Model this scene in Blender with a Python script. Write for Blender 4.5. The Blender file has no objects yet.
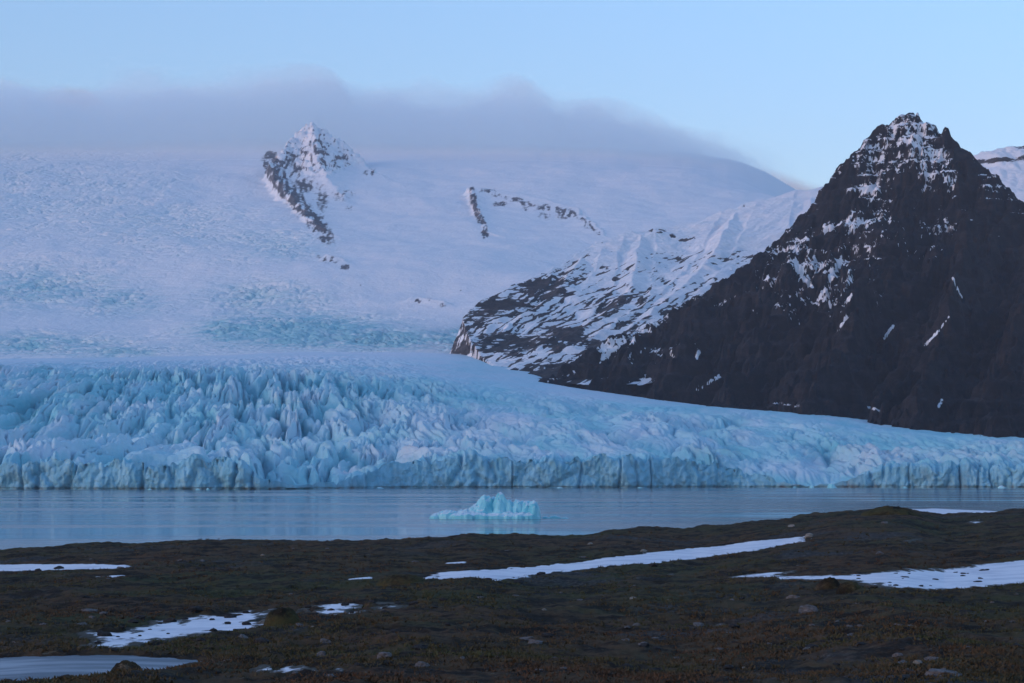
import bpy, math, random
import numpy as np
from mathutils import Vector

rng = np.random.default_rng(7)
random.seed(7)
sc = bpy.context.scene
COL = sc.collection

# ------------------------------------------------------------------ camera
F = 80.0 / 36.0 * 1024.0          # focal length in pixels
HC = 15.0                         # eye height above the lagoon
TH = math.atan((471 - 341.5) / F) # pitch
ct, st = math.cos(TH), math.sin(TH)


def ae(px, py):
    """tangents (sideways, upward) of the ray seen at a photograph position"""
    u = (np.asarray(px, float) - 512) / F
    v = (341.5 - np.asarray(py, float)) / F
    d = ct - v * st
    return u / d, (st + v * ct) / d


def pos(px, py, Y):
    a, e = ae(px, py)
    return a * Y, Y + 0 * a, HC + e * Y


def proj(X, Y, Z):
    z = Z - HC
    d = Y * ct + z * st
    return 512 + F * X / d, 341.5 - F * (z * ct - Y * st) / d


# ------------------------------------------------------------------- noise
def _h(ix, iy, seed):
    h = (ix.astype(np.uint32) * np.uint32(374761393)) ^ (iy.astype(np.uint32) * np.uint32(668265263)) ^ np.uint32((seed * 2246822519) & 0xFFFFFFFF)
    h = (h ^ (h >> np.uint32(13))) * np.uint32(1274126177)
    h = h ^ (h >> np.uint32(16))
    return h


def perlin(x, y, seed=0):
    x = np.asarray(x, np.float64); y = np.asarray(y, np.float64)
    x, y = np.broadcast_arrays(x, y)
    fx = np.floor(x); fy = np.floor(y)
    ix = fx.astype(np.int64); iy = fy.astype(np.int64)
    rx = (x - fx).astype(np.float32); ry = (y - fy).astype(np.float32)
    ux = rx * rx * rx * (rx * (rx * 6 - 15) + 10); uy = ry * ry * ry * (ry * (ry * 6 - 15) + 10)

    def g(dx, dy):
        ang = _h(ix + dx, iy + dy, seed).astype(np.float32) * np.float32(2 * math.pi / 4294967296.0)
        return np.cos(ang) * (rx - dx) + np.sin(ang) * (ry - dy)
    a = g(0, 0) * (1 - ux) + g(1, 0) * ux
    b = g(0, 1) * (1 - ux) + g(1, 1) * ux
    return (a * (1 - uy) + b * uy) * 1.5     # about -1..1


def fbm(x, y, octv=5, seed=0, gain=0.5, lac=2.03):
    s = 0; amp = 1; n = 0
    for i in range(octv):
        s = s + amp * perlin(x, y, seed + i * 17); n += amp
        amp *= gain; x = x * lac + 3.1; y = y * lac - 1.7
    return s / n


def ridged(x, y, octv=4, seed=0, gain=0.5):
    s = 0; amp = 1; n = 0
    for i in range(octv):
        s = s + amp * (1 - np.minimum(1, 1.6 * np.abs(perlin(x, y, seed + i * 13)))); n += amp
        amp *= gain; x = x * 2.1 + 5.2; y = y * 2.1 + 1.3
    return s / n


def sstep(a, b, x):
    t = np.clip((x - a) / (b - a), 0, 1)
    return t * t * (3 - 2 * t)


def interp(x, xs, ys):
    return np.interp(x, xs, ys)


def smooth_interp(x, xs, ys):
    """monotone-ish cubic (pchip) interpolation"""
    xs = np.asarray(xs, float); ys = np.asarray(ys, float)
    h = np.diff(xs); dl = np.diff(ys, axis=0) / h.reshape((-1,) + (1,) * (ys.ndim - 1))
    m = np.zeros_like(ys)
    same = dl[1:] * dl[:-1] > 0
    m[1:-1] = np.where(same, 2 * dl[1:] * dl[:-1] / np.where(same, dl[1:] + dl[:-1], 1), 0)
    m[0] = dl[0]; m[-1] = dl[-1]
    return xs, ys, m, h


def pchip(x, xs, ys):
    xs, ys, m, h = smooth_interp(x, xs, ys)
    x = np.clip(x, xs[0], xs[-1])
    i = np.clip(np.searchsorted(xs, x) - 1, 0, len(xs) - 2)
    t = (x - xs[i]) / h[i]
    return ((2*t**3-3*t**2+1)*ys[i] + (t**3-2*t**2+t)*h[i]*m[i] + (-2*t**3+3*t**2)*ys[i+1] + (t**3-t**2)*h[i]*m[i+1])


def blob(px, py, items):
    """soft spots: (x, y, rx, ry, strength)"""
    s = np.zeros_like(px)
    for (x, y, rx, ry, k) in items:
        s = np.maximum(s, k * np.exp(-(((px - x) / rx) ** 2 + ((py - y) / ry) ** 2)))
    return s


def segd(px, py, pts, w0, w1=None):
    """closeness (1..0) to a polyline in photograph positions"""
    best = np.full(px.shape, 1e9)
    for (x0, y0), (x1, y1) in zip(pts[:-1], pts[1:]):
        dx, dy = x1 - x0, y1 - y0
        t = np.clip(((px - x0) * dx + (py - y0) * dy) / (dx*dx + dy*dy), 0, 1)
        best = np.minimum(best, np.hypot(px - x0 - t*dx, py - y0 - t*dy))
    return np.exp(-(best / w0) ** 2)


# ------------------------------------------------------------ mesh helpers
def grid_obj(name, X, Y, Z, mat, attrs=None, smooth=True, parent=None):
    R, C = X.shape
    co = np.stack([X, Y, Z], -1).reshape(-1, 3).astype(np.float32)
    idx = np.arange(R * C).reshape(R, C)
    q = np.stack([idx[:-1, :-1], idx[:-1, 1:], idx[1:, 1:], idx[1:, :-1]], -1).reshape(-1, 4)
    return raw_obj(name, co, q, mat, attrs, smooth, parent)


def raw_obj(name, co, q, mat, attrs=None, smooth=True, parent=None):
    me = bpy.data.meshes.new(name)
    n, k = q.shape
    me.vertices.add(len(co)); me.vertices.foreach_set('co', np.asarray(co, np.float32).ravel())
    me.loops.add(n * k); me.loops.foreach_set('vertex_index', q.ravel().astype(np.int32))
    me.polygons.add(n)
    me.polygons.foreach_set('loop_start', np.arange(0, n * k, k, dtype=np.int32))
    me.polygons.foreach_set('use_smooth', np.full(n, smooth))
    me.update(calc_edges=True)
    for an, v in (attrs or {}).items():
        at = me.attributes.new(an, 'FLOAT', 'POINT')
        at.data.foreach_set('value', np.asarray(v, np.float32).ravel())
    me.materials.append(mat)
    o = bpy.data.objects.new(name, me); COL.objects.link(o)
    if parent: o.parent = parent
    return o


def tag(o, label=None, cat=None, group=None, kind=None):
    if label: o['label'] = label
    if cat: o['category'] = cat
    if group: o['group'] = group
    if kind: o['kind'] = kind
    return o


# --------------------------------------------------------------- materials
class NT:
    def __init__(s, name):
        s.m = bpy.data.materials.new(name); s.m.use_nodes = True
        s.t = s.m.node_tree; s.n = s.t.nodes
        s.b = s.n['Principled BSDF']; s.out = s.n['Material Output']

    def lk(s, a, b): s.t.links.new(a, b)

    def attr(s, name):
        n = s.n.new('ShaderNodeAttribute'); n.attribute_name = name; return n.outputs['Fac']

    def geo(s):
        return s.n.new('ShaderNodeNewGeometry')

    def noise(s, scale, detail=4, rough=.55, stretch=(1, 1, 1), dist=0, src=None, rot=(0, 0, 0)):
        n = s.n.new('ShaderNodeTexNoise'); n.inputs['Scale'].default_value = 1.0
        n.inputs['Detail'].default_value = detail; n.inputs['Roughness'].default_value = rough
        n.inputs['Distortion'].default_value = dist
        mp = s.n.new('ShaderNodeMapping'); mp.inputs['Scale'].default_value = [scale * k for k in stretch]
        mp.inputs['Rotation'].default_value = rot
        s.lk(src or s.geo().outputs['Position'], mp.inputs['Vector']); s.lk(mp.outputs[0], n.inputs['Vector'])
        return n.outputs['Fac']

    def math(s, op, a, b=None, c=None, clamp=False):
        n = s.n.new('ShaderNodeMath'); n.operation = op; n.use_clamp = clamp
        for i, v in enumerate((a, b, c)):
            if v is None: continue
            if isinstance(v, (int, float)): n.inputs[i].default_value = v
            else: s.lk(v, n.inputs[i])
        return n.outputs[0]

    def rng(s, v, a, b, c=0, d=1, smooth=True):
        n = s.n.new('ShaderNodeMapRange'); n.interpolation_type = 'SMOOTHSTEP' if smooth else 'LINEAR'
        s.lk(v, n.inputs['Value'])
        for i, k in zip(('From Min', 'From Max', 'To Min', 'To Max'), (a, b, c, d)):
            n.inputs[i].default_value = k
        return n.outputs['Result']

    def mix(s, f, a, b):
        n = s.n.new('ShaderNodeMix'); n.data_type = 'RGBA'
        if isinstance(f, (int, float)): n.inputs[0].default_value = f
        else: s.lk(f, n.inputs[0])
        for sock, v in ((n.inputs[6], a), (n.inputs[7], b)):
            if isinstance(v, tuple): sock.default_value = (*v, 1)
            else: s.lk(v, sock)
        return n.outputs[2]

    def bump(s, h, strength, dist, prev=None):
        n = s.n.new('ShaderNodeBump'); n.inputs['Strength'].default_value = strength
        n.inputs['Distance'].default_value = dist; s.lk(h, n.inputs['Height'])
        if prev: s.lk(prev, n.inputs['Normal'])
        return n.outputs[0]

    def color(s, c):
        if isinstance(c, tuple): s.b.inputs['Base Color'].default_value = (*c, 1)
        else: s.lk(c, s.b.inputs['Base Color'])

    def fin(s, rough=.9, spec=.2, normal=None):
        if isinstance(rough, (int, float)): s.b.inputs['Roughness'].default_value = rough
        else: s.lk(rough, s.b.inputs['Roughness'])
        s.b.inputs['Specular IOR Level'].default_value = spec
        if normal: s.lk(normal, s.b.inputs['Normal'])
        return s.m


SNOW = (.80, .80, .81)


def mountain_mat(name, rockA, rockB, detail=.13, thr=(.44, .56)):
    t = NT(name)
    sn = t.attr('snow')
    n1 = t.noise(detail, 6, .65, (1, .7, 1.6))
    n2 = t.noise(detail * .3, 4, .6)
    m = t.math('ADD', sn, t.math('MULTIPLY', t.math('SUBTRACT', n1, .5), .55))
    m = t.math('ADD', m, t.math('MULTIPLY', t.math('SUBTRACT', n2, .5), .25))
    mask = t.rng(m, *thr)
    rock = t.mix(t.rng(t.noise(.012, 5, .6), .35, .65), rockA, rockB)
    rock = t.mix(t.rng(t.noise(.03, 6, .7, (1, .5, 2.0)), .42, .68, 0, 1), rock, tuple(k * 2.0 for k in rockB))
    rock = t.mix(t.rng(t.noise(.09, 4, .7, (1, 1, 2.5)), .3, .7, 0, .5), rock, (.008, .008, .009))
    snow = t.mix(t.math('MULTIPLY', t.attr('ice'), 1.0), SNOW, (.30, .57, .63))
    snow = t.mix(t.rng(t.noise(.02, 5, .6, (1, .3, 2)), .45, .75, 0, .25), snow, (.62, .66, .76))
    t.color(t.mix(mask, rock, snow))
    b = t.bump(t.noise(.08, 6, .65), .6, 7)
    return t.fin(.92, .1, b)


def build_materials():
    M = {}
    M['black_rock'] = mountain_mat('black_rock', (.008, .010, .015), (.019, .016, .017))
    M['mid_rock'] = mountain_mat('mid_rock', (.035, .034, .038), (.055, .046, .045), .11)
    M['ice_cap'] = mountain_mat('ice_cap', (.06, .065, .08), (.085, .085, .095), .08, (.32, .68))

    # glacier ice
    t = NT('glacier_ice')
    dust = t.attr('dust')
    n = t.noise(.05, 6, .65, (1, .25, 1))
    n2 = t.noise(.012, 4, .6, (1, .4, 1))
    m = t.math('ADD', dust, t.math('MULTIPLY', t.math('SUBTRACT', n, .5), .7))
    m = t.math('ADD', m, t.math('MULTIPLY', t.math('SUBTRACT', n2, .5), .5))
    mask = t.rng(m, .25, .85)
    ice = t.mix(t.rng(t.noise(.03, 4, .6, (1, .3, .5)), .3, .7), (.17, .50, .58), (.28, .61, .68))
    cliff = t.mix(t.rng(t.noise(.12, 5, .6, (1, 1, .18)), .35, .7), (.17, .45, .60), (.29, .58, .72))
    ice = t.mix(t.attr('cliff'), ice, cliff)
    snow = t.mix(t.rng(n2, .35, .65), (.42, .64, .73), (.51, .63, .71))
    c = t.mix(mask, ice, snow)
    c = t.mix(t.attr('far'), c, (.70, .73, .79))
    c = t.mix(t.math('MULTIPLY', t.attr('darken'), t.rng(t.noise(.08, 5, .65, (1, 1, .5)), .35, .7)), c, (.13, .16, .18))
    t.color(c)
    b = t.bump(t.noise(.14, 6, .65, (1, .5, 1)), .7, 3.5)
    M['glacier'] = t.fin(.6, .25, b)

    t = NT('berg_ice')
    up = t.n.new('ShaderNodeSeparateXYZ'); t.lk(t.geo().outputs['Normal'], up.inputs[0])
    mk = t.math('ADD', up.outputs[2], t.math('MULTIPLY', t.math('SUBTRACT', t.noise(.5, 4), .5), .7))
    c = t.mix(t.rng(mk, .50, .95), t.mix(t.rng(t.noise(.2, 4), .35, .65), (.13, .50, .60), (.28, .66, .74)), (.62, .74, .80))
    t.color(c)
    M['berg'] = t.fin(.45, .3, t.bump(t.noise(.9, 5), .5, .5))

    # lagoon
    t = NT('lagoon_water')
    t.color((.09, .12, .14))
    w1 = t.noise(.25, 4, .55, (.45, 1, 1))
    w2 = t.noise(.015, 4, .6, (.25, 1, 1))
    calm = t.rng(w2, .38, .62)
    b = t.bump(w1, .10, .25)
    t.b.inputs['IOR'].default_value = 1.33
    M['water'] = t.fin(t.rng(w2, .38, .62, .07, .2), .5, b)

    # heath ground
    t = NT('heath_ground')
    g = t.geo().outputs['Position']
    a1 = t.rng(t.noise(.35, 5, .6, src=g), .36, .64)
    a2 = t.rng(t.noise(1.1, 6, .7, src=g), .42, .60)
    a3 = t.rng(t.noise(.12, 4, .6, src=g), .40, .62)
    c = t.mix(a1, (.068, .047, .026), (.053, .054, .023))
    c = t.mix(t.math('MULTIPLY', a3, .7), c, (.095, .050, .028))
    c = t.mix(t.math('MULTIPLY', a2, .88), c, (.012, .010, .009))  # dark blotches put the shade of the hummocks into the colour
    gravel = t.rng(t.noise(.22, 5, .6, src=g, rot=(0, 0, 1)), .55, .68)
    stn = t.rng(t.noise(9, 3, .7, src=g), .45, .7)
    c = t.mix(t.math('MULTIPLY', gravel, .8), c, t.mix(stn, (.032, .032, .033), (.11, .105, .105)))
    c = t.mix(t.rng(t.noise(7, 4, .75, src=g), .60, .72, 0, .8), c, (.15, .125, .09))
    t.color(c)
    M['ground'] = t.fin(.95, .08, t.bump(t.noise(12, 5, .7, src=g), .9, .05))

    t = NT('heath_grass')
    g = t.geo().outputs['Position']
    c = t.mix(t.rng(t.noise(.5, 4, .6, src=g), .38, .62), (.082, .060, .031), (.062, .064, .028))
    c = t.mix(t.rng(t.noise(.13, 4, .6, src=g), .42, .62), c, (.088, .050, .030))
    c = t.mix(t.rng(t.noise(8, 2, .6, src=g), .55, .75), c, (.11, .085, .05))
    t.color(c)
    M['grass'] = t.fin(.9, .1)

    t = NT('patch_snow')
    g = t.geo().outputs['Position']
    c = t.mix(t.rng(t.noise(1.1, 5, .6, src=g), .4, .75), (.78, .77, .80), (.55, .56, .62))
    e = t.math('ADD', t.attr('edge'), t.math('MULTIPLY', t.math('SUBTRACT', t.noise(5.5, 5, .7, (1, .45, 1), src=g), .5), 1.1))
    c = t.mix(t.rng(e, .18, .42), (.045, .034, .022), c)
    t.color(c)
    M['snow'] = t.fin(.8, .2, t.bump(t.noise(5, 4, .6, src=g), .5, .04))

    t = NT('pond_ice')
    g = t.geo().outputs['Position']
    c = t.mix(t.rng(t.noise(.9, 5, .65, (.25, 1, 1), src=g), .40, .62), (.30, .33, .37), (.09, .11, .14))
    t.color(c)
    M['pond'] = t.fin(.55, .25, t.bump(t.noise(4, 3, src=g), .2, .02))

    for nm, ca, cb in (('stone_dark', (.022, .021, .022), (.045, .042, .042)), ('stone_grey', (.085, .082, .085), (.16, .15, .15)),
                       ('stone_pale', (.16, .15, .13), (.27, .25, .22))):
        t = NT(nm)
        tc = t.n.new('ShaderNodeTexCoord').outputs['Object']
        t.color(t.mix(t.rng(t.noise(3, 5, .65, src=tc), .35, .65), ca, cb))
        M[nm] = t.fin(.9, .15, t.bump(t.noise(6, 5, .7, src=tc), .6, .05))
    return M


M = build_materials()

# ------------------------------------------------------------------- lake
lp = [(-30000, -2000), (30000, -2000), (30000, 40000), (-30000, 40000)]
lake = raw_obj('water', np.array([(x, y, 0) for x, y in lp]), np.array([[0, 1, 2, 3]]), M['water'], smooth=False)
tag(lake, 'calm grey-blue lagoon between dark heath and glacier front', 'lake', kind='structure')


# ---------------------------------------------------------- glacier tongue
def build_glacier():
    px = np.arange(-180, 1205, .9)
    C = len(px)
    a = ae(px, 430)[0]
    Yf = pchip(px, [-180, 0, 150, 250, 330, 400, 600, 770, 900, 1024, 1204], [1870, 1850, 1835, 1840, 1900, 1980, 2020, 2080, 2060, 2050, 2080])
    ctop = pchip(px, [-180, 0, 60, 100, 170, 200, 225, 245, 258, 300, 340, 372, 385, 420, 512, 560, 600, 680, 715, 745, 775, 800, 835, 860, 880, 930, 980, 1024, 1204],
                 [462, 464, 461, 462, 463, 456, 457, 464, 476, 484.5, 480, 472, 464, 460.5, 459, 461, 457, 459, 464, 471, 479, 485, 483, 476, 470, 467, 470, 468, 470])
    et = ae(px, ctop)[1]
    Zt = HC + et * (Yf + 8)
    nC = 70
    s = np.linspace(0, 1, nC)[:, None]
    zz = -2 + (Zt[None, :] + 2) * s
    Xc = (a * Yf)[None, :] + 0 * s
    hgt = np.clip((Zt - 3) / 14, 0.05, 1)[None, :]
    # vertical fluting and blocks of the calving front
    Xq = Xc + 22 * perlin(Xc / 70, zz * 0, 33) + 3 * perlin(Xc / 22, zz / 40, 34)
    bl = np.abs(perlin(Xq / 40, zz / 90, 3)) ** .8 * (.5 + sstep(-.4, .5, perlin(Xc / 130, zz * 0, 35)))
    bl2 = np.abs(perlin(Xq / 13 + .3 * perlin(Xc / 30, zz / 9, 9), zz / 30, 5)) ** .8 * (.3 + .9 * sstep(-.3, .4, perlin(Xc / 60, zz * 0, 36)))
    fine = fbm(Xc / 3.5, zz / 7, 3, 8)
    crack = np.clip(1 - np.abs(perlin(Xq / 30, zz / 300, 12)) * 14, 0, 1) ** 1.2
    dY = hgt * (-9 * bl - 7.5 * bl2 - 2.4 * fine + 5 * crack * sstep(.35, .1, np.abs(perlin(Xc / 40, Xc * 0, 31)))) + 8 * hgt
    dY = dY + hgt * 3.0 * s ** 2 + np.where(zz < 1.4, 1.3, 0)
    Yc = Yf[None, :] + dY
    topn = (fbm(Xc[0] / 14, Xc[0] * 0, 4, 21) * 7.5 + 2.5 * np.round(2 * perlin(Xc[0] / 22, Xc[0] * 0, 37)) / 2 - 3.5 * crack[-1]) * (.35 + .65 * hgt[0])
    zz = zz + topn[None, :] * s ** 2
    # upper surface
    nS = 820
    tt = np.linspace(0, 1, nS) ** 1.25
    Yr = (Yf[None, :]) + tt[:, None] * (4450 - Yf[None, :])
    tabx = [-180, 0, 200, 300, 400, 470, 530, 575, 770, 1024, 1204]
    rows = [[445, 444, 445, 456, 448, 447, 447, 448, 466, 461, 463],
            [418, 417, 416, 425, 422, 425, 428, 430, 443, 447, 450],
            [393, 392, 392, 396, 402, 408, 412, 415, 425.5, 437.5, 444],
            [373, 372, 371, 372, 381, 390, 397, 402, 411, 438, 449],
            [367, 366, 365, 364, 367, 373, 381, 388, 415, 441, 452],
            [359, 358, 355, 351, 351, 353, 357, 395, 425, 448, 456]]
    ptab = [ctop] + [pchip(px, tabx, r) for r in rows]
    ptab = np.array(ptab)
    Ys = np.array([0, 150, 350, 600, 900, 1400, 2400]) + 2000.0
    Ys0 = Ys.copy()
    Zs = HC + ae(0 * ptab, ptab)[1] * np.where(np.arange(7)[:, None] == 0, Yf[None, :] + 8, Ys[:, None])
    # interpolate every column in real distance
    Z = np.empty_like(Yr)
    for j in range(C):
        ys = Ys.copy(); ys[0] = Yf[j]
        Z[:, j] = pchip(Yr[:, j], ys, Zs[:, j])
    X = a[None, :] * Yr
    d = Yr - Yf[None, :]
    PX = px[None, :] + 0 * Yr
    # ice relief: crevasses lie nearly along the slope and bend towards the right
    phi = np.radians(interp(PX, [-200, 100, 200, 330, 500, 1024], [-5, -4, 3, 9, 12, 10]))
    wx = fbm(X / 90, Yr / 170, 3, 40) * 26; wy = fbm(X / 90, Yr / 170, 3, 50) * 60
    p = (X + wx) * np.cos(phi) + (Yr - 2300 + wy) * np.sin(phi)
    q = -(X + wx) * np.sin(phi) + (Yr - 2300 + wy) * np.cos(phi)
    n1 = np.minimum(1, np.abs(perlin(p / 28, q / 230, 60)) * 2.2)
    n2 = np.minimum(1, np.abs(perlin(p / 11, q / 62, 61)) * 2.2)
    n3 = np.abs(perlin(p / 6.5, q / 26, 62))
    n4 = np.minimum(1, np.abs(perlin(p / 70, q / 420, 63)) * 2)
    left = sstep(470, 330, PX) * (.25 * sstep(4200, 3300, Yr) + .75 * sstep(3150, 2780, Yr))
    left = left * 1.0
    mid = sstep(330, 440, PX) * sstep(3300, 2500, Yr)
    marg = interp(PX, [400, 545, 770, 1024, 1204], [3500, 3350, 2880, 2570, 2520])
    mid = mid * (1 - .9 * sstep(-330, -60, Yr - marg))
    back = sstep(4000, 2900, Yr)
    strong = sstep(.42, .62, .5 + fbm(X / 160, Yr / 420, 3, 71) + .25 * blob(PX, 0 * PX, [(300, 0, 90, 1, 1), (120, 0, 90, 1, .8)]))
    near = sstep(-30, 22, d)
    h = left * near * (21 * (n1 ** .48 - .82) * (.6 + .7 * strong) + 11 * (n2 ** .48 - .78) * (.65 + .5 * strong) + 6.5 * (n3 - .3) + 13 * (n4 ** .6 - .75) * strong)
    bandp = (X + 1.6 * wx) * np.cos(np.radians(12)) + (Yr - 2300 + 1.5 * wy) * np.sin(np.radians(12))
    b1 = np.minimum(1, np.abs(perlin(bandp / 115, q / 460, 64)) * 2)
    b2 = np.minimum(1, np.abs(perlin(bandp / 34, q / 150, 65)) * 2.2)
    h = h + mid * (near * .8 + .2) * (20 * (b1 ** .55 - .75) + 9.0 * (b2 ** .55 - .7) + 3.0 * (n3 - .3)) * (.55 + .6 * sstep(.35, .7, .5 + fbm(X / 120, Yr / 260, 3, 73)))
    m2 = mid * (.5 - .26 * sstep(430, 560, PX) + .2 * blob(PX, 0 * PX, [(730, 0, 40, 1, 1), (930, 0, 70, 1, .8)])) * near * (.35 + .9 * sstep(.3, .65, .5 + fbm(X / 90, Yr / 200, 3, 74)))
    h = h + m2 * (15 * (n1 ** .55 - .8) + 8 * (n2 ** .55 - .75) + 4 * (n3 - .3))
    h = h + left * 5 * fbm(X / 130, Yr / 260, 3, 81) + back * 1.2 * fbm(X / 14, Yr / 30, 4, 83)
    # broken seracs right of the middle and blocks above the right front
    PY0 = proj(X, Yr, Z)[1]
    rough = blob(PX, PY0, [(715, 459, 30, 8, 1.0), (820, 446, 40, 12, .5), (900, 462, 60, 10, .9), (1010, 455, 60, 12, .7), (950, 470, 60, 9, .9)])
    h = h + rough * (7 * (n2 ** .6 - .6) + 5 * (n3 - .3))
    # slot-like open crevasses
    slot = np.clip(1 - np.abs(perlin(p / 40 + 7, q / 130, 90)) * 12, 0, 1) * sstep(.1, .35, perlin(p / 60, q / 90, 91))
    h = h - 15 * slot * left * near
    h = h * np.minimum(1, sstep(0, 10, d) + .5)
    Z = Z + h
    Z = Z + topn[None, :] * np.exp(-d / 25)
    Z = Z - sstep(4300, 4450, Yr) * 60
    Z = np.maximum(Z, -1.5 + .02 * d)
    Yo = Yr + (dY[-1] * 1.0)[None, :] * np.exp(-d / 30)
    Yo[0] = Yc[-1]; Z[0] = zz[-1]
    Xa = np.vstack([Xc, X[1:]]); Ya = np.vstack([Yc, Yo[1:]]); Za = np.vstack([zz, Z[1:]])
    # snow dust lies on what faces up and stands proud; bare ice in the slots also paints in their shade
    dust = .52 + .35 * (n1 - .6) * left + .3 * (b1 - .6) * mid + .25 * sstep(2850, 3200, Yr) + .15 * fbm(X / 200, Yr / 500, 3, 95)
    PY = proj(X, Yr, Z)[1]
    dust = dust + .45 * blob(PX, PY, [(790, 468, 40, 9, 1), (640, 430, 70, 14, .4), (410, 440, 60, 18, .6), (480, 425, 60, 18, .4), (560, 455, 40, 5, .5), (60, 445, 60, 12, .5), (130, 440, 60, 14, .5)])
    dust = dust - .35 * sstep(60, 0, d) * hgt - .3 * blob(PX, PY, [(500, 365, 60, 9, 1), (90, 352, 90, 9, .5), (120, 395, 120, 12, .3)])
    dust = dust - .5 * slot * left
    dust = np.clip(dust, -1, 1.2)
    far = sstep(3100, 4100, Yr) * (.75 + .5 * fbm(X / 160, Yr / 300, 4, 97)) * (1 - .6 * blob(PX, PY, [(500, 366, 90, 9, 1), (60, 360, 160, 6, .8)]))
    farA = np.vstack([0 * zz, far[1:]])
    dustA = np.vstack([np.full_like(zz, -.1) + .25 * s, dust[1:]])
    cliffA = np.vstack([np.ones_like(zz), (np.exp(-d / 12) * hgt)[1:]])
    darkenA = np.vstack([sstep(4, 0, zz) * .8 + .25 * crack + .55 * blob(Xc / Yf * F + 512, zz, [(0, 8, 60, 14, .6), (860, 6, 60, 14, .9), (940, 8, 60, 10, .9), (310, 2, 50, 6, .7)]), (rough * .25)[1:]])  # darker at the waterline, in cracks, in spots and on broken ice
    o = grid_obj('glacier', Xa, Ya, Za, M['glacier'], {'dust': dustA, 'cliff': cliffA, 'darken': darkenA, 'far': farA})
    tag(o, 'blue crevassed glacier tongue ending in a low ice cliff at the lagoon', 'glacier', kind='structure')


build_glacier()


# ---------------------------------------------------------------- mountains
def tent(X, Y, ridges, Z0=None):
    """highest of sloping roofs below ridge lines; ridges: (points (px,py,Y), slope near the viewer, slope behind)"""
    best = np.full(X.shape, -1e4) if Z0 is None else Z0.copy()
    for pts, sf, sb in ridges:
        P = [pos(*k) for k in pts]
        for A, B in zip(P[:-1], P[1:]):
            dx, dy = B[0] - A[0], B[1] - A[1]
            L2 = dx * dx + dy * dy
            t = np.clip(((X - A[0]) * dx + (Y - A[1]) * dy) / L2, 0, 1)
            ex = X - A[0] - t * dx; ey = Y - A[1] - t * dy
            dist = np.hypot(ex, ey)
            back = sstep(-.3, .5, ey / np.maximum(dist, 1e-3))
            sl = sf + (sb - sf) * back
            z = A[2] + t * (B[2] - A[2]) - sl * dist / (1 + dist / 2600)
            k = 14.0
            m = np.maximum(best, z)
            best = m + k * np.log1p(np.exp(-np.abs(best - z) / k)) * (np.exp(-np.maximum(0, 40 - dist) / 6))
    return best


def cut(X, Y, Z, pts, sb):
    """steep fall on the far side of a skyline given from its left foot to its right foot"""
    P = [pos(*k) for k in pts]
    bd = np.full(X.shape, 1e9); bz = np.full(X.shape, 1e9); bs = np.zeros(X.shape)
    for A, B in zip(P[:-1], P[1:]):
        dx, dy = B[0] - A[0], B[1] - A[1]
        L2 = dx * dx + dy * dy
        t = np.clip(((X - A[0]) * dx + (Y - A[1]) * dy) / L2, 0, 1)
        ex = X - A[0] - t * dx; ey = Y - A[1] - t * dy
        dist = np.hypot(ex, ey)
        side = (dx * (Y - A[1]) - dy * (X - A[0])) / math.sqrt(L2)
        m = dist < bd - 1e-6
        bd = np.where(m, dist, bd); bz = np.where(m, A[2] + t * (B[2] - A[2]), bz); bs = np.where(m, side, bs)
    return np.where(bs > 0, np.minimum(Z, bz - sb * bd), Z), np.exp(-bd / 40)


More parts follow.
